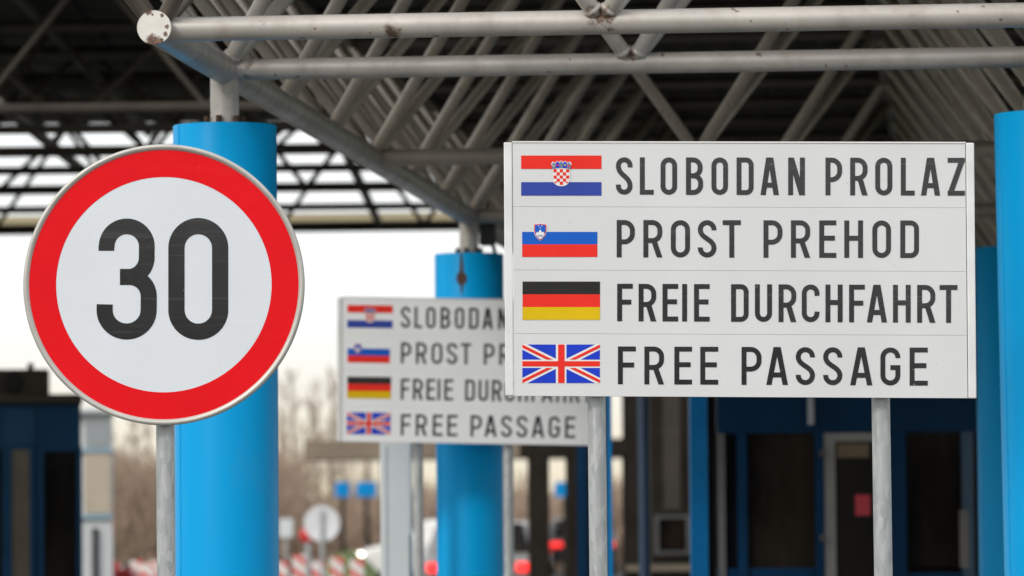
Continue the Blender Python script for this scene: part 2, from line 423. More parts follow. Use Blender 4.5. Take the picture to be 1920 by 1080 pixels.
def make_board():
    c = at(1385, 900, YS)
    root = thing('border_sign', (c.x, YS + .03, .0), 'large sharp white board with four flags and four lines of words', 'sign', 'four-language passage signs')
    vs = [0, .2525, .5025, .7535, 1.0]
    for k in range(4):
        b = MB(); slab(b, .0185, .9815, vs[k] + (.0006 if k else .0), vs[k + 1] - (.0 if k == 3 else .0004), 0, .028)
        b.build('sign_panel', M['sign_white'], root)
    b = MB(); slab(b, 0, .0175, -.001, 1.0, -.004, .032); b.build('edge_trim', M['alu'], root, bevel=.003)
    b = MB(); slab(b, .983, 1.0, -.002, 1.001, -.008, .032); b.build('edge_trim', M['alu'], root, bevel=.003)
    b = MB(); slab(b, .02, .98, .01, .99, .010, .024); b.build('backing', M['alu'], root)
    b = MB(); slab(b, .018, .9825, -.006, -.0005, -.003, .031); b.build('top_trim', M['flag_white'], root)
    for txt, gl, a0, a1, b0, b1 in LINES:
        cut = txt.index(' ')
        for word, part_ in ((txt[:cut], gl[:cut]), (txt[cut + 1:], gl[cut:])):
            b = MB()
            for ch, x0, x1 in part_:
                t = (x0 - 1155) / 655
                put(b, glyph(ch, x0, x1, a0 + (b0 - a0) * t, a1 + (b1 - a1) * t, 9.2), YS)
            b.build('lettering', M['black_film'], root)['label'] = 'black capital letters reading ' + word
    # flags
    C = ['flag_red', 'flag_blue', 'flag_white', 'flag_azure', 'flag_black', 'flag_gold', 'flag_royal', 'crest_blue', 'crest_green', 'crest_yellow']
    mats = [M[c] for c in C]; ix = {c: i for i, c in enumerate(C)}
    b = MB()
    put(b, [[rect(977.1, 1127.8, 291.6, 316.7)]], YS, ix['flag_red']); put(b, [[rect(977.1, 1127.8, 341.5, 366.8)]], YS, ix['flag_blue'])
    fl = b.build('flag', mats, root); fl['label'] = 'red, white and blue flag with a chequered crest'
    b = MB()
    sh = lambda e: [(1036.6 - e, 313), (1068.2 + e, 313), (1068.2 + e, 336)] + [(1052.4 + (15.8 + e) * math.cos(t), 336 + (12.8 + e) * math.sin(t)) for t in (math.pi * i / 14 for i in range(1, 14))] + [(1036.6 - e, 336)]
    put(b, [[sh(.5)]], YS, ix['flag_white'], .0022)
    for rr in range(5):
        for cc in range(5):
            if (rr + cc) % 2 == 0:
                x, y = 1037.9 + cc * 5.85, 317.3 + rr * 5.85
                if rr == 4 and cc in (0, 4): x += 1.6 if cc == 0 else 0; p = rect(x, x + 4.2, y, y + 2.6)
                else: p = rect(x, x + 5.85, y, y + 5.85)
                put(b, [[p]], YS, ix['flag_red'], .003)
    crown = [(1033, 307), (1037, 302.6), (1041, 305.5), (1045, 301.4), (1048.5, 304), (1052.4, 300.8), (1056, 304), (1060, 301.4), (1064, 305.5), (1067.6, 302.6), (1071.8, 307), (1067.6, 317), (1060, 315.0), (1052.4, 314.4), (1045, 315.0), (1037, 317)]
    put(b, [[crown]], YS, ix['flag_white'], .0034)
    for k, (c, c2) in enumerate([('crest_blue', 'crest_yellow'), ('flag_royal', 'flag_red'), ('crest_blue', 'crest_green'), ('flag_royal', 'crest_yellow'), ('crest_blue', 'flag_red')]):
        xa, xb = 1034.6 + k * 7.1, 1041.5 + k * 7.1
        dy = [2.2, .6, 0, .6, 2.2][k]
        q = [(xa, 306 + dy), ((xa + xb) / 2, 301.8 + dy), (xb, 305.4 + dy), (xb - .1, 314.6 + dy * .7), (xa + .1, 314.6 + dy * .7)]
        put(b, [[q]], YS, ix[c], .0042)
        m = (xa + xb) / 2
        put(b, [[rect(m - 1.7, m + 1.7, 307.5 + dy, 310.6 + dy)]], YS, ix[c2], .005)
    b.build('coat_of_arms', mats, fl)
    b = MB()
    put(b, [[rect(979.1, 1120, 434.8, 458.2)]], YS, ix['flag_azure']); put(b, [[rect(979.1, 1120, 458.2, 481.8)]], YS, ix['flag_red'])
    fl = b.build('flag', mats, root); fl['label'] = 'white, blue and red flag with a small mountain shield'
    b = MB()
    def shield(e):
        return [(1001.9 - e, 421 - e), (1012.9, 419.8 - e), (1023.9 + e, 421 - e), (1024.2 + e, 432), (1022 + e, 441.5), (1018, 447.5 + e * .7), (1012.9, 450.4 + e), (1007.8, 447.5 + e * .7), (1003.8 - e, 441.5), (1001.6 - e, 432)]
    put(b, [[shield(.9)]], YS, ix['flag_white'], .0022); put(b, [[shield(0)]], YS, ix['flag_red'], .003)
    put(b, [[shield(-1.3)]], YS, ix['flag_azure'], .0038)
    put(b, [[[(1004.2, 439), (1007.3, 434.6), (1009.2, 436.4), (1012.9, 430), (1016.6, 436.4), (1018.5, 434.6), (1021.6, 439), (1017, 446), (1012.9, 448.6), (1008.8, 446)]]], YS, ix['flag_white'], .0046)
    put(b, [[rect(1007.5, 1018.3, 440.6, 441.5)]], YS, ix['flag_azure'], .0052); put(b, [[rect(1008.5, 1017.3, 443, 443.8)]], YS, ix['flag_azure'], .0052)
    for x, y in ((1009.8, 423.2), (1016, 423.2), (1012.9, 427)):
        put(b, [[[(x, y - 1.2), (x + 1.2, y), (x, y + 1.2), (x - 1.2, y)]]], YS, ix['flag_white'], .0046)
    b.build('coat_of_arms', mats, fl)
    b = MB()
    for y0, y1, c in ((527.9, 551.8, 'flag_black'), (551.8, 575.8, 'flag_red'), (575.8, 599.8, 'flag_gold')):
        put(b, [[rect(979.8, 1125, y0, y1)]], YS, ix[c])
    b.build('flag', mats, root)['label'] = 'black, red and gold flag'
    b = MB()
    put(b, [[rect(978.4, 1125.8, 644.9, 719)]], YS, ix['flag_white'], .0006)
    put(b, [[rect(979.3, 1124.8, 677.2, 687)]], YS, ix['flag_red'], .0016)
    put(b, [[rect(1046.4, 1058.6, 645.8, 677.2)], ], YS, ix['flag_red'], .0016); put(b, [[rect(1046.4, 1058.6, 687, 718.1)]], YS, ix['flag_red'], .0016)
    cx, cy = 1052.1, 682.0
    for sxn in (-1, 1):
        for syn in (-1, 1):
            fx = lambda x: cx + sxn * x; fy = lambda y: cy + syn * y
            tr = lambda pts: [(fx(x), fy(y)) for x, y in pts]
            put(b, [[tr([(63.5, 36.2), (10, 36.2), (10, 9.6)])]], YS, ix['flag_royal'], .0014)
            put(b, [[tr([(72.8, 26.5), (72.8, 7.8), (36.5, 7.8)])]], YS, ix['flag_royal'], .0014)
            put(b, [[tr([(72.8, 36.2), (72.8, 30.2), (27, 7.8), (15.5, 7.8)])]], YS, ix['flag_red'], .0018)
    b.build('flag', mats, root)['label'] = 'red, white and blue cross flag'
    return root
def post(mb, px, py_top, Y, w=.0605, tilt=0.0, top=None):
    t = at(px, py_top, Y); b = Vector((t.x + tilt, t.y, .0))
    mb.tube(b, t, w / 2, 12)
board = make_board()
kids = list(board.children)
b = MB(); post(b, 1118.2, 730, YS + .066, tilt=.006); p1 = b.build('post', M['galv'], board)
b = MB(); post(b, 1651.0, 730, YS + .066, tilt=.008); p2 = b.build('post', M['galv'], board)
# the second, farther board
Y2 = 27.75
far_board = board.copy(); COL.objects.link(far_board)
for ch in kids: copy_tree(ch, far_board)
for o in far_board.children:
    if o.name.startswith('sign_panel'):
        o.material_slots[0].link = 'OBJECT'; o.material_slots[0].material = M['sign_lightened']
tag(far_board, 'smaller blurred white board with flags, half hidden behind the large sharp one', 'sign', 'four-language passage signs')
far_board.rotation_euler = (0, math.radians(.55), math.radians(6))
bpy.context.view_layer.update()
src = at(1448, 508, YS) - board.location
far_board.location = at(916, 698, Y2) - far_board.rotation_euler.to_matrix() @ src
far_board.location.z = (at(916, 698, Y2) - far_board.rotation_euler.to_matrix() @ src).z
fz = far_board.location.z
for px in (783.5, 952.5):
    q = far_board.rotation_euler.to_matrix().inverted()
    t, bt = at(px, 815, Y2 + .075), None
    bt = Vector((t.x, t.y, 0))
    mb = MB(); mb.tube(q @ (bt - far_board.location), q @ (t - far_board.location), .030, 12)
    o = mb.build('post', M['galv'], None, loc=(0, 0, 0)); o.parent = far_board

# ------------------------------------------------------------------ speed limit sign
YD = 15.62
c = at(307.3, 533.6, YD)
k = YD / F
root = thing('speed_limit_sign', (c.x, YD + .03, 0), 'round red and white 30 sign on a grey post before the left blue column', 'sign')
ax = Vector((0, -1, 0))
b = MB(); b.lathe(c, ax, [(0.001, .0005), (203.5 * k, .0005)], 96, smooth=False)
b.build('disc', M['disc_white'], root)
b = MB(); b.lathe(c, ax, [(202.3 * k, .0012), (255.5 * k, .0012)], 128, smooth=False)
b.build('red_border', M['red_film'], root)
b = MB(); b.lathe(c, ax, [(252.5 * k, .0004), (254 * k, .004), (257.5 * k, .009), (261.5 * k, .009), (264 * k, .004), (264 * k, -.022), (254 * k, -.024), (.001, -.024)], 128)
b.build('rim', M['alu_dull'], root)
Z = lambda x, y: (30 + x / 1.9643, 260 + y / 1.9636)
def zr(pts): return [Z(*p) for p in pts]
b = MB()
top = [(333, 413), (333, 400)] + arc(408, 397, 74, 74, 180, 360, 20) + [(481.5, 436)] + arc(413, 438, 68.5, 71, 0, 90, 14) + [(383, 509)]
bot = [(383, 509)] + [(418, 509)] + arc(418, 581, 71, 72, -90, 0, 14) + [(488.5, 631)] + arc(407.5, 631, 81, 79, 0, 180, 22) + [(327, 610)]
put(b, [ribbon(zr(top), 29.6), ribbon(zr(bot), 30.2)], YD)
b.build('digit', M['black_film'], root)['label'] = 'black figure 3'
b = MB()
ring = arc(671.5, 402.5, 80.5, 80.5, 180, 360, 24) + arc(671.5, 630.5, 80.5, 80.5, 0, 180, 24)
put(b, [ribbon(zr(ring), 30.6, True)], YD)
b.build('digit', M['black_film'], root)['label'] = 'black figure 0'
b = MB(); t = at(310.3, 790, YD + .062); b.tube((t.x + .002, t.y, 0), (t.x - .002, t.y, c.z + .40), .0298, 24)
b.build('post', M['galv'], root)
b = MB()
for dz in (-.22, .22): b.box((t.x, t.y - .018, c.z + dz), (.12, .035, .045))
b.build('clamp', M['galv'], root)

# ------------------------------------------------------------------ near canopy (space frame)
P, HN, TH = 1.58, 1.11, math.radians(5.2)
O = at(421, 131, 18.80)
E1 = Vector((math.cos(TH), -math.sin(TH), 0)); E2 = Vector((math.sin(TH), math.cos(TH), 0)); UP = Vector((0, 0, 1))
def gp(i, j, kz=0): return O + E1 * (i * P) + E2 * (j * P) + UP * (kz * HN)
NJ = 24
A_mid, B_mid = gp(1, -1), gp(1, 0)
M['tube_front'] = tube_material('rust_spotted_silver_paint', (.49, .465, .435),
    [((A_mid + Vector((0, -.02, .03)))[:], .115), ((B_mid + Vector((0, -.02, .03)))[:], .075), ((gp(0, 0) + E1 * .10)[:], .08), ((gp(0, -1) + E1 * .09)[:], .07),
     ((gp(.53, -1) + Vector((0, -.03, -.028)))[:], .06)], .75)
canopy = thing('steel_canopy', gp(0, 0), 'low canopy of silver welded tubes resting on the blue columns, corner above the round sign', 'canopy')
RA, RCH, RD = .0435, .056, .030
def part(name, p, q, r, mat, n=20):
    b = MB(); b.tube(p, q, r, n); return b.build(name, mat, canopy)
ROWS = (0, 2, 4)
CROSS = [-1, 0, 3, 6, 9, 12, 15, 18, 21]
for i in ROWS:
    b = MB(); b.tube(gp(i, -1) - E2 * .075, gp(i, NJ - 1), RCH, 28, mi=0)
    b.build('bottom_chord', M['tube_front' if i == 0 else 'tube'], canopy)
# painted end plates with rust blisters
n = N('end_plate_paint')
sp = n.noise(21, 4, .6)
geo = n.new('ShaderNodeNewGeometry'); cpt = gp(0, -1) - E2 * .082
def near(p, rad, jit=.9):
    d = n.new('ShaderNodeVectorMath', operation='DISTANCE'); n.l.new(geo.outputs['Position'], d.inputs[0]); d.inputs[1].default_value = p[:]
    q = n.math('SUBTRACT', 1.0, n.math('DIVIDE', d.outputs['Value'], rad))
    q = n.math('ADD', q, n.math('MULTIPLY', n.math('SUBTRACT', n.noise(60, 4, .6), .5), jit))
    return n.ramp(q, [(.25, (0, 0, 0)), (.5, (1, 1, 1))])
fac = near(cpt + Vector((-.002, 0, -.052)), .042)
for dx, dz, rad in ((-.018, .055, .018), (.028, .042, .012), (.047, .0, .015), (.042, -.024, .016), (.025, -.047, .016), (-.006, .046, .008)):
    fac = n.math('MAXIMUM', fac, near(cpt + Vector((dx, 0, dz)), rad))
cc = n.mix(fac, n.ramp(sp, [(.3, (.66, .64, .60)), (.7, (.74, .73, .70))]), n.ramp(n.noise(90, 3, .6), [(.35, (.05, .026, .022)), (.75, (.26, .14, .10))]))
M['plate'] = n.fin(cc, .5)
for i in ROWS:
    b = MB(); b.tube(gp(i, -1) - E2 * .084, gp(i, -1) - E2 * .072, .0605, 48); b.build('end_plate', M['plate'], canopy)
for j in CROSS:
    part('cross_tube', gp(0, j) + E1 * .04, gp(4.4, j), RA if j < 0 else .041, M['tube_front' if j < 1 else 'tube'], 32)
for ii in range(5):
    part('top_chord', gp(ii - .5, -1.5, 1), gp(ii - .5, NJ - .5, 1), .038, M['tube_shaded'], 14)
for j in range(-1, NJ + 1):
    part('top_cross_tube', gp(-.5, j - .5, 1), gp(4.2, j - .5, 1), .038, M['tube_shaded'], 12)
nodes = []
for j in range(-1, NJ):
    for i in range(0, 5):
        if i in ROWS or j in CROSS: nodes.append((i, j))
dg = []
for i, j in nodes:
    for di in (-.5, .5):
        for dj in (-.5, .5):
            p, q = gp(i, j), gp(i + di, j + dj, 1)
            if i + di > 4: continue
            vis = 0.
            for t in (0, .15, .3, .5, .7, 1):
                v = RC.transposed() @ (p.lerp(q, t) - CAM); x, y = 960 + F * v.x / -v.z, 540 - F * v.y / -v.z
                if 0 < x < 1920 and 0 < y < 1080 and not (945 < x < 1828 and 268 < y < 745): vis += 1
            dg.append((-vis / p.y if vis else 100 + p.y, i, j, di, dj))
dg.sort()
rest = MB()
for n_, (_, i, j, di, dj) in enumerate(dg):
    p, q = gp(i, j), gp(i + di, j + dj, 1)
    d = (q - p).normalized()
    if n_ < 100:
        b = MB(); b.tube(p + d * .03, q, RD, 18)
        if j < 2:                                        # weld seam where the brace meets its chord
            s0 = .075 if i in ROWS and j != -1 else .062
            b.lathe(p + d * s0, d, [(RD + .0005, -.012), (RD + .006, -.004), (RD + .006, .003), (RD + .0005, .010)], 18)
        b.build('diagonal_brace', M['tube_front' if j < 1 else 'tube'], canopy)
    else: rest.tube(p + d * .03, q, RD, 8)
rest.build('diagonal_brace', M['tube_shaded'], canopy)['kind'] = 'stuff'
# ribbed roof sheet on the top layer
b = MB(); a0 = gp(-.55, -.78, 1) + UP * .09; nn = 150
wv = []
Lw, Ld = 4.95 * P, (NJ + .37) * P
for q in range(nn + 1):
    off = .018 if q % 4 in (1, 2) else -.018
    for dd in (0, 1): wv.append(a0 + E1 * (Lw * q / nn) + E2 * (Ld * dd) + UP * off)
b.add(wv, [(2 * q, 2 * q + 1, 2 * q + 3, 2 * q + 2) for q in range(nn)])
b.add([p + UP * .05 for p in wv], [(2 * q, 2 * q + 2, 2 * q + 3, 2 * q + 1) for q in range(nn)])
b.build('roof_sheet', M['deck'], canopy)
b = MB(); ca = gp(-.64, -1.64, 1)
b.box(gp(1.92, -.80, 1) + UP * .14, (5.0 * P, .03, .2), -TH)
b.box(gp(-.57, NJ / 2 - .59, 1) + UP * .14, (.03, (NJ + .32) * P, .2), -TH)
b.build('eaves_flashing', M['far_steel'], canopy)

# ------------------------------------------------------------------ blue columns
def column(i, j, label, drip=False, dx=0., lean=0.):
    p = gp(i, j); RCOL = .2005
    ztop = at(421, 236, 18.8).z
    t = thing('canopy_column', (p.x, p.y, .0), label, 'column', 'blue clad columns under the canopy')
    ang = math.atan2(p.x, p.y)
    b = MB()
    b.lathe((p.x, p.y, 0), UP, [(RCOL, .0), (RCOL, ztop - .004), (RCOL - .003, ztop), (RCOL - .012, ztop), (RCOL - .013, ztop - .02), (.056, ztop - .022)], 64)
    b.build('cladding', M['blue'], t)
    b = MB(); b.tube((p.x, p.y, ztop - .3), (p.x, p.y, p.z - .02), .0555, 32); b.build('steel_core', M['tube_front'], t)
    b = MB(); b.tube((p.x, p.y, ztop - .03), (p.x, p.y, ztop + .010), .085, 8); b.build('base_flange', M['rust'], t)
    for q in range(6):
        a = q * math.pi / 3 + .25
        b = MB(); x, y = p.x + .071 * math.cos(a), p.y + .071 * math.sin(a)
        b.tube((x, y, ztop + .01), (x, y, ztop + .036), .012, 6); b.build('bolt', M['rust'], t)
    # vertical seam of the sheet-metal jacket
    b = MB(); a = -math.pi / 2 - ang + math.radians(-62)
    b.tube((p.x + (RCOL - .001) * math.cos(a), p.y + (RCOL - .001) * math.sin(a), 0), (p.x + (RCOL - .001) * math.cos(a), p.y + (RCOL - .001) * math.sin(a), ztop - .003), .004, 6)
    b.build('seam', M['blue'], t)
    if drip:
        h = at(866, 517, p.y); d = Vector((h.x - p.x, -math.sqrt(max(.001, RCOL ** 2 - (h.x - p.x) ** 2)), 0)).normalized()
        s = Vector((d.y, -d.x, 0))
        b = MB(); o = Vector((p.x, p.y, 0)) + d * (RCOL + .0015)
        prof = [(0, .004), (.06, .010), (.11, .012), (.125, .026), (.15, .032), (.175, .024), (.19, .008), (.24, .004)]
        vs = []
        for dz, hw in prof:
            for sg in (-1, 1): vs.append(o + s * hw * sg + UP * (ztop - dz))
        b.add(vs, [(2 * q, 2 * q + 1, 2 * q + 3, 2 * q + 2) for q in range(len(prof) - 1)])
        b.build('rust_streak', M['rust'], t)
    if dx or lean: t.location.x += dx + lean; t.rotation_euler.y = -lean / p.z
    return t
column(0, 0, 'bright blue round column standing right behind the round 30 sign')
column(0, 6, 'blue column behind the farther board, rust streak running down from its top', True)
column(2, 0, 'near blue column cut off by the right edge of the photo', lean=.035)
column(2, 6, 'farther blue column, a narrow strip between the big board and the right edge', dx=-.035)
# junction box hanging under the chord by the middle column
q = at(914, 440, 28.4)
t = thing('junction_box', (q.x, q.y, q.z - .06), 'small dark box hanging under the canopy beside the middle column', 'box')
b = MB(); b.box(q, (.10, .10, .13)); b.build('casing', M['far_steel'], t, bevel=.02)
b = MB(); b.tube(q + UP * .06, q + UP * .2, .012, 8); b.tube(q + Vector((.03, 0, -.05)), q + Vector((.05, 0, -.14)), .012, 8); b.build('conduit', M['far_steel'], t)

# ------------------------------------------------------------------ distant higher canopy on the left
ZB = CAM.z + 3.03
dist = thing('distant_canopy', (-6, 38, ZB), 'dark higher canopy farther back on the left, white sky showing through its lattice trusses', 'canopy')
XL, XR = -13.0, .75
ty = [36, 37.9, 40.2, 42.4, 44.9, 47.8, 50.9]
for q, y in enumerate(ty):
    sl = lambda x: y - math.tan(math.radians(2.0)) * (x + 3)
    b = MB()
    b.tube((XL, sl(XL), ZB), (XR, sl(XR), ZB), .036 if q % 2 else .045, 10); b.tube((XL, sl(XL), ZB + 1.05), (XR, sl(XR), ZB + 1.05), .04, 10)
    tr = b.build('roof_truss', M['truss'], dist)
    b = MB(); pitch = [1.7, 2.3, 1.5, 2.6][q % 4]; x = XL + random.random() * pitch
    while x < XR - pitch:
        b.tube((x, sl(x), ZB), (x + pitch / 2, sl(x + pitch / 2), ZB + 1.05), .024, 8); b.tube((x + pitch / 2, sl(x + pitch / 2), ZB + 1.05), (x + pitch, sl(x + pitch), ZB), .024, 8)
        x += pitch
    b.build('web', M['truss'], tr)
for x in (-11, -8.6, -6.2, -3.8, -1.4):
    b = MB(); b.tube((x, 36, ZB + 1.0), (x, 51, ZB + 1.0), .05, 10); b.tube((x, 36, ZB + .05), (x, 51, ZB + .05), .045, 10); b.build('purlin', M['far_steel'], dist)
for y, hz in ((39.3, .93), (41.4, .9), (44.6, .92)):
    b = MB(); b.tube((XL, y + .2, ZB + hz), (XR, y - .25, ZB + hz), .042, 12); b.build('cross_purlin', M['far_steel'], dist)
b = MB()
for q in range(60):
    x0 = XL - .2 + (XR - XL + .4) * q / 60; x1 = XL - .2 + (XR - XL + .4) * (q + 1) / 60
    b.bar(x0, x1 - .001, 35.4, 51.6, ZB + 1.12 + (.03 if q % 2 else 0), ZB + 1.2 + (.03 if q % 2 else 0))
b.build('roof_sheet', M['deck'], dist)
b = MB(); b.box(((XL + XR) / 2, 51.45, ZB + .09), (XR - XL, .06, .13), math.radians(-2)); b.build('fascia', M['fascia'], dist)
b = MB(); b.box(((XL + XR) / 2, 51.38, ZB - .01), (XR - XL, .1, .06), math.radians(-2)); b.build('gutter', M['far_steel'], dist)
def far_column(x, y, lab):
    t = thing('canopy_column', (x, y, 0), lab, 'column', 'columns under the distant canopy')
    b = MB(); b.tube((x, y, 0), (x, y, ZB - .4), .15, 32); b.build('cladding', M['blue'], t)
    b = MB(); b.tube((x, y, ZB - .4), (x, y, ZB), .06, 20); b.build('steel_core', M['far_steel'], t)
far_column(wx(425, 46), 46, 'column of the distant canopy straight behind the left blue column')
far_column(wx(425, 46) - 7.5, 46, 'column of the distant canopy beyond the left edge of the photo')
far_column(wx(425, 46) - 7.5, 37.5, 'near column of the distant canopy beyond the left edge')

# ------------------------------------------------------------------ left kiosk
def kiosk():
    Y = 45.0; X = lambda px: wx(px, Y); Zz = lambda py: wz(py, Y, 80)
    x0, x1 = X(-190), X(150); zt = Zz(757)
    t = thing('kiosk', ((x0 + x1) / 2, Y + 1.2, 0), 'navy blue booth with a flat dark roof at the left edge', 'booth'); t.rotation_euler.z = math.radians(5.6)
    th = .05
    w_ = MB()
    w_.bar(x0, x1, Y + .06, Y + 2.4, .0, zt)
    w_.build('wall', M['kiosk_blue'], t)
    b = MB(); b.bar(x0 - .1, x1 + .02, Y - .1, Y + 2.5, zt + .002, Zz(739)); b.build('roof', M['roof_brown'], t, bevel=.02)
    def win(pa, pb, top, glass, frame=True):
        f = MB(); xa, xb, zt_ = X(pa), X(pb), Zz(top); zb = .35
        for (u0, u1, v0, v1) in ((xa - th, xa, zb, zt_ + th), (xb, xb + th, zb, zt_ + th), (xa, xb, zt_, zt_ + th), (xa, xb, zb - th, zb)):
            f.bar(u0, u1, Y - .01, Y + .058, v0, v1)
        fo = f.build('window', M['kiosk_blue'], t)
        g_ = MB(); g_.bar(xa, xb, Y + .03, Y + .056, zb, zt_); g_.build('pane', glass, fo)
    win(-170, -60, 842, M['glass']); win(-40, 3, 842, M['glass']); win(20, 54, 842, M['glass_reflecting']); win(80, 142, 846, M['glass'])
    b = MB(); b.bar(X(6), X(63), Y + .02, Y + .058, Zz(836), Zz(765)); b.build('fascia_panel', plain('faded_navy', (.014, .080, .18), .4, Specular_IOR_Level=.15), t)
    xa, xb = X(-30), X(86)
    u = thing('rooftop_unit', ((xa + xb) / 2, Y + 1.0, Zz(739)), 'dark boxy air unit standing on the navy booth roof', 'air unit'); u.rotation_euler.z = math.radians(5.6)
    b = MB(); b.bar(xa, xb, Y + .6, Y + 1.5, Zz(738.5), Zz(688)); b.build('casing', M['roof_brown'], u, bevel=.03)
    b = MB(); cx_ = (xa + xb) / 2 - .05; b.lathe((cx_, Y + .6, (Zz(739) + Zz(688)) / 2), (0, -1, 0), [(.085, .0), (.095, .02), (.085, .025), (.02, .02), (.001, .02)], 32); b.build('fan_grille', M['black'], u)
    b = MB(); b.tube((X(50), Y + 1, Zz(688)), (X(50), Y + 1, Zz(674)), .03, 10); b.build('vent_pipe', M['far_steel'], u)
    t.location.x -= .112; u.location.x -= .06
kiosk()
def pale_kiosk():
    Y = 62.0; X = lambda px: wx(px, Y); Zz = lambda py: wz(py, Y, 180)
    x0, x1 = X(90), X(208)
    t = thing('kiosk', ((x0 + x1) / 2, Y + 1, 0), 'pale glazed booth just behind and right of the navy booth', 'booth'); t.rotation_euler.z = math.radians(5)
    b = MB(); b.bar(x0, x1, Y + .03, Y + 2, .0, Zz(776)); b.build('wall', M['white_panel'], t)
    b = MB(); b.bar(x0 - .1, x1 + .04, Y - .1, Y + 2.1, Zz(776) + .002, Zz(764)); b.build('roof', M['white_panel'], t, bevel=.02)
    b = MB(); b.bar(X(158), X(202), Y, Y + .028, Zz(838), Zz(790)); b.build('window', M['grey_panel'], t)
    b = MB(); b.bar(X(156), X(204), Y, Y + .028, Zz(962), Zz(850)); b.build('panel', M['beige'], t)
    for py in (844, 968):
        b = MB(); b.bar(x0, x1 + .01, Y - .02, Y + .029, Zz(py + 4), Zz(py - 3)); b.build('rail', plain('pale_blue_rail', (.3, .45, .55), .4), t)
    b = MB(); b.bar(X(170), X(180), Y - .03, Y + .029, .05, Zz(990)); b.build('door_post', M['black'], t)
    t.location.x -= .07
pale_kiosk()
# barrier arm standing upright beside the pale booth
x = wx(209, 66)
t = thing('barrier_arm', (x, 66, 0), 'raised slim barrier arm with a red foot beside the pale booth', 'barrier')
b = MB(); b.box((x, 66, .5), (.2, .26, 1.0)); b.build('cabinet', M['red'], t, bevel=.03)
b = MB(); b.box((x, 65.85, 1.75), (.06, .04, 2.2)); b.build('arm', plain('pale_blue_arm', (.25, .33, .42), .5), t); b = MB(); b.box((x, 65.82, 1.55), (.064, .02, .5)); b.build('red_band', M['red'], t)

# ------------------------------------------------------------------ white cabinet post beside the farther board
x0, x1 = wx(713, 28.3), wx(771, 28.3)
t = thing('equipment_pillar', ((x0 + x1) / 2, 28.4, 0), 'tall pale sheet-metal pillar under the left end of the farther board', 'pillar')
b = MB(); b.bar(x0, x1, 28.3, 28.5, .13, wz(800, 28.3)); b.build('body', M['white_panel'], t, bevel=.008)
b = MB(); b.bar(x0 + .035, x0 + .039, 28.296, 28.299, .2, wz(836, 28.3)); b.build('seam', M['grey_panel'], t)
b = MB(); b.bar(x1 - .018, x1 - .012, 28.29, 28.299, .5, wz(1000, 28.3)); b.build('door_edge', M['grey_panel'], t)
b = MB(); b.bar(x0 - .02, x1 + .02, 28.27, 28.53, .126, .16); b.build('base_plate', M['grey_panel'], t)

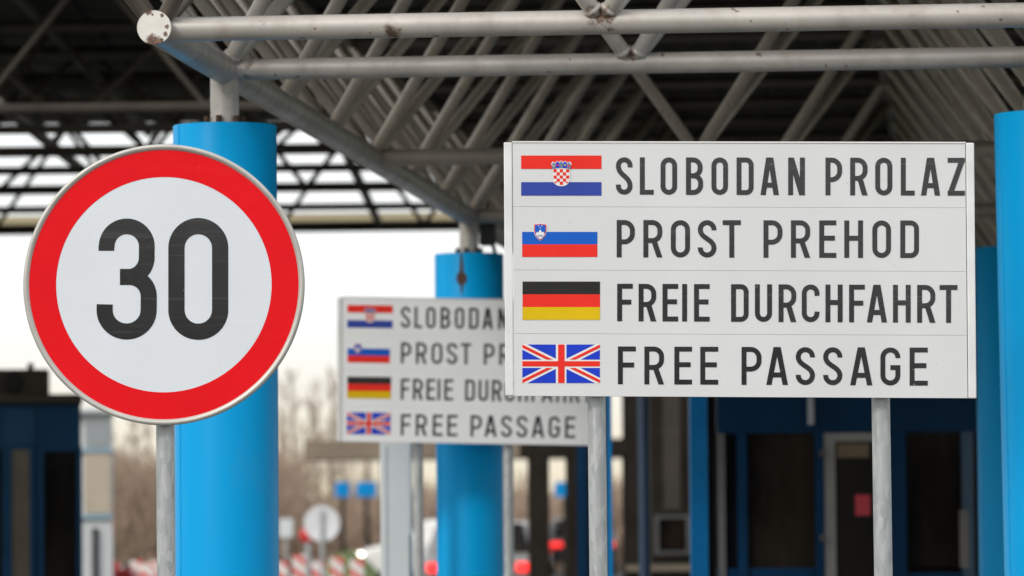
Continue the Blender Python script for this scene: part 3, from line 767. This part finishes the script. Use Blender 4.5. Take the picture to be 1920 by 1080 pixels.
# ------------------------------------------------------------------ right booth
def booth():
    Y = 33.0; X = lambda px: wx(px, Y); Zz = lambda py: wz(py, Y, 1580)
    x0, x1 = X(1345), X(2060)
    t = thing('control_booth', ((x0 + x1) / 2, Y + 1.5, .0), 'dark navy booth with dark glass and a pale framed door, below the big board', 'booth')
    b = MB(); b.bar(x0, x1, Y, Y + .1, Zz(811), Zz(640)); b.build('fascia', M['blue_dark'], t)
    b = MB(); b.bar(x0 - .1, x1, Y - .15, Y + 3.2, Zz(640) + .002, Zz(618)); b.build('roof', M['far_steel'], t)
    b = MB(); b.bar(x0, x1, Y + 3.0, Y + 3.1, 0, Zz(640)); b.bar(x0, x0 + .06, Y + 1.6, Y + 3.0, 0, Zz(640)); b.bar(x1 - .06, x1, Y + .1, Y + 3.0, 0, Zz(640))
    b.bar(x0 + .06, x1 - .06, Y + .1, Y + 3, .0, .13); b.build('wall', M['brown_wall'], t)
    b = MB(); b.bar(x0, X(1531), Y, Y + .1, .13, Zz(1064)); b.bar(X(1690), x1, Y, Y + .1, .13, Zz(1075)); b.build('sill_wall', plain('booth_blue', (.002, .035, .10), .4, Specular_IOR_Level=.12), t)
    for a, c_, mt in ((1347, 1359, 'dim_grey'), (1382, 1400, 'jamb'), (1528, 1544, 'jamb'), (1668, 1698, 'jamb'), (1803, 1825, 'jambg')):
        m = M.get(mt) or (plain('deep_blue_jamb', (.002, .032, .09), .4, Specular_IOR_Level=.12) if mt == 'jamb' else plain('slate_jamb', (.03, .07, .12), .4)); M[mt] = m
        b = MB(); b.bar(X(a), X(c_), Y - .03, Y + .08, .131, Zz(811) - .002); b.build('jamb', m, t)
    for a, c_ in ((1360, 1382), (1400, 1528), (1698, 1803), (1825, 2040)):
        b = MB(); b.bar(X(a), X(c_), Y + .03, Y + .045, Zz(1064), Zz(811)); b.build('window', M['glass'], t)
    d = MB(); za, zb = .14, Zz(812)
    for u0, u1, v0, v1 in ((X(1545), X(1566), za, zb), (X(1646), X(1667), za, zb), (X(1566), X(1646), Zz(828), zb), (X(1566), X(1646), za, za + .12)):
        d.bar(u0, u1, Y - .02, Y + .03, v0, v1)
    do = d.build('door', plain('door_frame_grey', (.25, .25, .24), .4), t)
    b = MB(); b.bar(X(1566), X(1646), Y + .0, Y + .012, za + .12, Zz(828)); b.build('pane', N('door_glass').fin((.02, .017, .014), .1, Specular_IOR_Level=.1), do)
    b = MB(); b.bar(X(1603), X(1631), Y - .006, Y - .001, Zz(967), Zz(928)); b.build('notice', M['pink_red'], do)
    b = MB(); b.bar(X(1570), X(1630), Y - .006, Y - .001, Zz(858), Zz(832)); b.build('notice', plain('tan_notice', (.16, .12, .07), .6), do)
    for py in (850, 1008):
        b = MB(); b.tube((X(1540), Y - .05, Zz(py + 6)), (X(1540), Y - .05, Zz(py - 6)), .016, 10); b.build('hinge', M['far_steel'], do)
    b = MB(); b.tube((X(1521), Y - .05, Zz(796)), (X(1521), Y - .05, Zz(700)), .022, 14); b.build('wall_tube', M['grey_panel'], t)  # grey tube standing in for the gleam of a fluorescent tube
    b = MB(); b.bar(X(1798), X(1814), Y - .03, Y + .02, Zz(1066), Zz(958)); b.build('handle_plate', plain('dull_strip', (.16, .15, .13), .5), t)
    # side glass bay
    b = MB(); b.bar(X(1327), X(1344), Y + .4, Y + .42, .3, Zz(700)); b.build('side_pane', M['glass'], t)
booth()
x0, x1 = wx(1294, 29.5), wx(1327, 29.5)
t = thing('steel_post', ((x0 + x1) / 2, 29.55, 0), 'slim bright blue square post under the big board, left of the dark booth', 'post')
b = MB(); b.bar(x0, x1, 29.5, 29.5 + x1 - x0, .13, gp(1, 6).z - .03); b.build('shaft', M['blue_frame'], t, bevel=.006)
b = MB(); b.bar(x0 - .05, x1 + .05, 29.45, 29.65, .126, .15); b.build('foot_plate', M['far_steel'], t)
x = wx(1143, 30)
t = thing('steel_post', (x, 30, 0), 'thin blue post edge showing just right of the big board left leg', 'post')
b = MB(); b.box((x, 30, 1.6), (.028, .06, 2.94)); b.build('shaft', M['blue_frame'], t)
b = MB(); b.box((x, 30, .14), (.1, .1, .02)); b.build('foot_plate', M['far_steel'], t)
x = wx(1208, 36)
t = thing('steel_post', (x, 36, 0), 'slate blue post rising behind the big board up to the canopy', 'post')
b = MB(); b.tube((x, 36, .0), (x, 36, gp(0, 0, 1).z), .046, 20); b.build('shaft', plain('slate_blue_paint', (.015, .04, .085), .4), t)
b = MB(); b.tube((x, 36, .0), (x, 36, .03), .1, 20); b.build('foot_plate', M['far_steel'], t)

# ------------------------------------------------------------------ dark control building between the lanes
def control_building():
    Y = 58.0; X = lambda px: wx(px, Y); Zz = lambda py: wz(py, Y, 1100)
    t = thing('control_building', (X(1140), Y + 1, 0), 'dark brown building with narrow openings far back under the canopy', 'building')
    zt = Zz(640)
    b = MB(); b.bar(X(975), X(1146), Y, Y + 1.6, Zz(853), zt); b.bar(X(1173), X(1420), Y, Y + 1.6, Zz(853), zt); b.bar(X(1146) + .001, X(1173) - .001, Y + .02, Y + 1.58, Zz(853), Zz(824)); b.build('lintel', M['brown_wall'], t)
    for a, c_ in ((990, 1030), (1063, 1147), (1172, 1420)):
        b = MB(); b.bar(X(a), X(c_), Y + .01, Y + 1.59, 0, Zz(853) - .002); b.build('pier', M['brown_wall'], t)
    b = MB(); b.bar(X(1082), X(1100), Y - .04, Y + .009, .1, Zz(700)); b.build('wall_tube', M['blue_dark'], t)
    b = MB(); b.bar(X(1244), X(1276), Y - .03, Y - .001, Zz(958), Zz(700)); b.build('cladding_panel', plain('taupe_panel', (.05, .043, .036), .6, var=.3), t)
    f = MB()
    for u0, u1, v0, v1 in ((1226, 1234, 967, 1041), (1286, 1294, 967, 1041), (1234, 1286, 967, 973), (1234, 1286, 1035, 1041)):
        f.bar(X(u0), X(u1), Y - .03, Y + .009, Zz(v1), Zz(v0))
    fo = f.build('window', M['dim_grey'], t)
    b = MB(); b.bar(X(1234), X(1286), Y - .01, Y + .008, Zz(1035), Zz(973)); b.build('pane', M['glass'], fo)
    b = MB(); b.bar(X(1172), X(1300), Y - .06, Y + .009, Zz(1072), Zz(1060)); b.build('sill', plain('dull_beige_sill', (.2, .17, .13), .6), t)
    b = MB(); b.bar(X(960), X(1440), Y - .2, Y + 1.8, zt + .002, zt + .15); b.build('roof', M['far_steel'], t)
control_building()

# ------------------------------------------------------------------ far things: shelter, hoardings, cars, guide panels, signs
def shelter():
    Y = 118.0; X = lambda px: wx(px, Y); Zz = lambda py: wz(py, Y, 800)
    t = thing('long_shelter', (X(850), Y, 0), 'long low flat roof on posts in the distance, pale sky under it', 'shelter')
    b = MB(); b.bar(X(570), X(1330), Y, Y + 4, Zz(860), Zz(824)); b.build('roof', plain('shelter_brown', (.21, .165, .125), .8, var=.35, scale=.5), t)
    for px in (720, 880, 1010, 1110, 1250):
        b = MB(); b.tube((X(px), Y + .3, 0), (X(px), Y + .3, Zz(859)), .1, 12); b.build('post', M['brown_wall'], t)
shelter()
for a, c_, lab in ((628, 655, 'left of two small blue hoardings in the distance between the columns'), (668, 705, 'right, wider blue hoarding in the distance beside the pale pillar'), (1040, 1062, 'blue hoarding glimpsed through an opening of the dark building')):
    Y = 112.0; x0, x1 = wx(a, Y), wx(c_, Y); zt, zb = wz(904, Y, a), wz(932, Y, a)
    t = thing('hoarding', ((x0 + x1) / 2, Y, 0), lab, 'hoarding', 'distant blue hoardings')
    b = MB(); b.bar(x0, x1, Y, Y + .1, zb, zt); b.build('board', M['blue_frame'], t)
    xp = x1 - .03 if a == 1040 else (x0 + x1) / 2
    b = MB(); b.tube((xp, Y + .15, 0), (xp, Y + .15, zt - .05), .05, 10); b.build('post', M['brown_wall'], t)

def make_car(name, paint, label, rear=True, lamp=None, tail=None):
    """car at the origin; front towards -Y when rear is False"""
    t = thing(name, (0, 0, 0), label, 'car', 'cars in the lanes beyond the canopy')
    s = 1 if rear else -1
    prof = [(-2.1, .35), (-2.12, .75), (-2.0, .92), (-1.75, .98), (-1.25, 1.42), (.55, 1.46), (1.2, 1.0), (1.95, .82), (2.1, .6), (2.1, .35)]
    b = MB(); nP = len(prof); vs = []
    for xx, ins in ((-.88, 0), (-.80, 1), (.80, 1), (.88, 0)):
        for y, z in prof:
            tuck = (.16 if z > 1.2 else 0)
            vs.append((math.copysign(abs(xx) - tuck, xx), s * y * (1.0 if ins else .98), z + (.03 if ins and z > .6 else 0)))
    for r in range(3): b.add([], [])
    fs = []
    for r in range(3):
        for i in range(nP): fs.append((r * nP + i, r * nP + (i + 1) % nP, (r + 1) * nP + (i + 1) % nP, (r + 1) * nP + i))
    fs += [tuple(range(nP))[::-1], tuple(range(3 * nP, 4 * nP))]
    b.add(vs, fs); b.build('body', paint, t, bevel=.04)
    for (ya, za, yb, zb) in ((-1.72, 1.02, -1.3, 1.42), (.68, 1.42, 1.15, 1.06)):
        g_ = MB(); nx = -1 if ya < 0 else 1; off = Vector((0, s * nx * .035, .045))
        p = [(-.68, s * ya, za), (.68, s * ya, za), (.58, s * yb, zb), (-.58, s * yb, zb)]
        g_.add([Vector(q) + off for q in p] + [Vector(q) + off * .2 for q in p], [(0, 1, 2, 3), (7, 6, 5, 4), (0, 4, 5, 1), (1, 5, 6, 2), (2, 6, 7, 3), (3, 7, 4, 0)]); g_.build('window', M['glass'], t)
    for x in (-.78, .78):
        for y in (-1.3, 1.3):
            w_ = MB(); w_.tube((x - .1, s * y, .32), (x + .1, s * y, .32), .32, 24); wo_ = w_.build('wheel', M['black'], t)
            w_ = MB(); o = .105 if x > 0 else -.105; w_.tube((x + o * .9, s * y, .32), (x + o * 1.1, s * y, .32), .19, 20); w_.build('rim', M['alu'], wo_)
    for x in (-.66, .66):
        l = MB(); l.box((x, s * -2.12, .82), (.36, .08, .14)); l.build('tail_light', M['brake'] if tail else M['red'], t)
        l = MB(); l.box((x, s * 2.06, .70), (.36, .12, .16)); l.build('headlight', M['head'] if lamp else M['alu'], t)
    l = MB(); l.box((0, s * -2.14, .60), (.5, .03, .11)); l.build('number_plate', M['flag_white'], t)
    return t
def place(o, px, Y, rz=0):
    o.location = (wx(px, Y), Y, .004); o.rotation_euler.z = rz
place(make_car('parked_car', plain('white_car_paint', (.72, .72, .70), .25), 'white car seen side-on, its nose showing left of the pale pillar', rear=False, lamp=True), 848, 108, -1.52)
place(make_car('parked_car', plain('dark_car_paint', (.03, .03, .035), .2), 'dark car seen from behind, brake lamps lit, through the dark building opening', tail=True), 1087, 126)
place(make_car('parked_car', plain('grey_car_paint', (.2, .2, .2), .25), 'grey car with a red tail lamp beside the leg of the farther board', tail=True), 907, 74)
place(make_car('parked_car', plain('red_car_paint', (.42, .02, .015), .25), 'red car in the distance right of the round sign back', rear=False), 702, 190, .5)
x = wx(232, 64)
t = thing('plastic_barrier', (x, 64, 0), 'dark red plastic barrier low beside the pale booth', 'barrier')
b = MB(); vs = [(-.19, 0), (.19, 0), (.19, .18), (.13, .34), (.12, .86), (.07, .93), (-.07, .93), (-.12, .86), (-.13, .34), (-.19, .18)]
n_ = len(vs); b.add([(x + u, 64, v) for u, v in vs] + [(x + u, 65, v) for u, v in vs], [tuple(range(n_)), tuple(range(n_, 2 * n_))[::-1]] + [(q, (q + 1) % n_, n_ + (q + 1) % n_, n_ + q)[::-1] for q in range(n_)])
b.build('body', plain('dark_red_plastic', (.30, .012, .015), .45), t, bevel=.02)
b = MB(); b.tube((x, 64.5, .92), (x, 64.5, .97), .05, 16); b.build('filler_cap', M['black'], t)
place(make_car('parked_car', plain('silver_car_paint', (.5, .5, .5), .25), 'silver car behind the red one in the distance', rear=False), 645, 230, -.4)

Yg = 72.0
for q, (px, h) in enumerate(((238, .84), (256, .9), (276, .88), (294, .9), (527, .9), (560, .97), (597, .9), (631, .93), (668, .92))):
    Y = Yg + (q % 2) * 3; x = wx(px, Y)
    place_ = ['leftmost of the row at the bottom edge', 'second from left at the bottom edge', 'third from left at the bottom edge', 'the one partly behind the round sign post', 'the one touching the right side of the left column', 'one left of the round sign back', 'one under the round sign back', 'one right of the round sign back', 'one beside the pale pillar'][q]
    t = thing('guide_panel', (x, Y, 0), 'striped red and white panel, ' + place_, 'guide panel', 'red and white guide panels across the lane')
    b = MB(); b.box((x, Y, h / 2 + .06), (.21, .04, h - .06)); b.build('panel', M['chevron'], t, bevel=.03)
    b = MB(); b.box((x, Y, .05), (.45, .8, .09)); b.build('foot', M['black'], t, bevel=.02)

def round_back(px, py, Y, r, label):
    c = at(px, py, Y); t = thing('round_sign', (c.x, Y, 0), label, 'sign')
    b = MB(); b.lathe(c, (0, -1, 0), [(.001, .01), (r - .02, .01), (r, .018), (r, -.01), (.001, -.01)], 48); b.build('disc', plain('pale_sign_back', (.74, .75, .78), .5), t)
    b = MB(); b.tube((c.x, Y - .045, 0), (c.x, Y - .045, c.z + .2), .03, 12); b.build('post', M['galv'], t)
    return t
round_back(604, 982, 70, .26, 'pale round sign back on a grey post in the distance, right of the left column')
c = at(577, 1003, 76); t = thing('warning_lamp', (c.x, 76, 0), 'small red lamp post low left of the pale round sign back', 'lamp')
b = MB(); b.lathe(c, (0, -1, 0), [(.001, .05), (.1, .045), (.13, .02), (.13, -.03), (.001, -.03)], 24); b.build('lens', M['red'], t)
b = MB(); b.tube((c.x, 76, 0), (c.x, 76, c.z - .1), .04, 10); b.build('post', M['galv'], t)
c = at(536, 990, 78); t = thing('square_sign', (c.x, 78, 0), 'small pale square sign back next to the left column', 'sign')
b = MB(); b.box(c, (.22, .02, .3)); b.build('plate', M['white_panel'], t)
b = MB(); b.tube((c.x, 78.05, 0), (c.x, 78.05, c.z + .1), .025, 10); b.build('post', M['galv'], t)

# grass bank beyond the lane
b = MB(); vs = []; nx = 40
for q in range(nx + 1):
    x = wx(590, 100) + (wx(705, 100) - wx(590, 100)) * q / nx; hgt = .35 + .5 * math.sin(math.pi * q / nx) + random.uniform(-.04, .04)
    vs += [(x, 98, .0), (x, 100, hgt), (x, 103, hgt), (x, 106, 0)]
b.add(vs, [(4 * q + r, 4 * q + 4 + r, 4 * q + 5 + r, 4 * q + 1 + r) for q in range(nx) for r in range(3)], 0, True)
tag(b.build('grass_bank', M['grass']), None, None, kind='structure')

# ------------------------------------------------------------------ bare trees and thicket
def tree(px, Y, H, label, seed):
    rnd = random.Random(seed)
    x = wx(px, Y)
    t = thing('bare_tree', (x, Y, 0), label, 'tree', 'bare trees on the skyline')
    base = Vector((x, Y, 0)); top = base + Vector((rnd.uniform(-.2, .2), 0, H))
    b = MB(); b.tube(base, base.lerp(top, .5), .09, 8, r2=.055); b.tube(base.lerp(top, .5), top, .055, 6, r2=.008); b.build('trunk', M['bark'], t)
    b = MB()
    for q in range(46):
        f = rnd.uniform(.3, .98); p = base.lerp(top, f); a = rnd.uniform(0, 6.283); l = (1.08 - f) * H * .22 * rnd.uniform(.5, 1.2) + .25
        e = p + Vector((math.cos(a) * l * .55, math.sin(a) * l * .55, l * rnd.uniform(.6, 1.1)))
        b.tube(p, e, .02, 4, False, r2=.007)
        for r in range(5):
            p2 = p.lerp(e, rnd.uniform(.25, .95)); a2 = rnd.uniform(0, 6.283); l2 = l * rnd.uniform(.25, .55)
            b.tube(p2, p2 + Vector((math.cos(a2) * l2 * .6, math.sin(a2) * l2 * .6, l2 * rnd.uniform(.3, 1))), 0.009, 3, False, r2=.004)
    b.build('crown', M['twig'], t)
for q, (px, top, Y) in enumerate(((168, 780, 150), (205, 795, 160), (250, 790, 150), (285, 770, 155), (532, 720, 160), (553, 700, 150), (575, 735, 165), (598, 712, 150), (622, 690, 155), (648, 720, 150), (690, 735, 160))):
    ws = ['behind the pale booth', 'right of the pale booth', 'low, left of the round sign post', 'just left of the round sign post', 'against the left column', 'first clear one right of the left column', 'shorter, midway to the farther board', 'slender, midway to the farther board', 'tallest, left of the farther board', 'behind the left end of the farther board', 'behind the middle of the farther board'][q]
    tree(px, Y, wz(top, Y, px), 'bare pale winter tree in the distance, ' + ws, 40 + q)
rnd = random.Random(3); b = MB()
for q in range(9500):
    px = rnd.uniform(60, 1320); Y = rnd.uniform(132, 146); x = wx(px, Y); hh = (3.7 if px < 565 else 2.0) + .3 * math.sin(px * .04) + .25 * math.sin(px * .11 + 1)
    z0 = rnd.uniform(0, hh * .75); a = rnd.uniform(-.6, .6); l = rnd.uniform(.5, 1.3)
    b.tube((x, Y, z0), (x + math.sin(a) * l, Y + rnd.uniform(-.3, .3), z0 + math.cos(a) * l), rnd.uniform(.02, .05), 3, False, r2=.008)
tag(b.build('thicket', M['twig']), 'brown leafless thicket massed along the far roadside', 'thicket', kind='stuff')

# unseen tree line added behind the camera, height shaped for reflections in the letters
rnd = random.Random(11); b = MB()
for q in range(5200):
    x = rnd.uniform(-70, 70); Y = rnd.uniform(-112, -100)
    hh = 10.8 if x < 3 else max(5.0, 10.8 - (x - 3) * .62)
    hh += .7 * math.sin(x * .9) + .5 * math.sin(x * 2.3)
    z0 = rnd.uniform(0, hh * .8); l = min(hh - z0, rnd.uniform(1.2, 3.0)); a = rnd.uniform(-.5, .5)
    b.tube((x, Y, z0), (x + math.sin(a) * l, Y + rnd.uniform(-.5, .5), z0 + l), rnd.uniform(.12, .3), 4, False, r2=.02)
tag(b.build('added_tree_line', M['brown_wall']), 'unseen dark bare tree line added behind the viewpoint to reflect in the letters', 'tree line', kind='stuff')
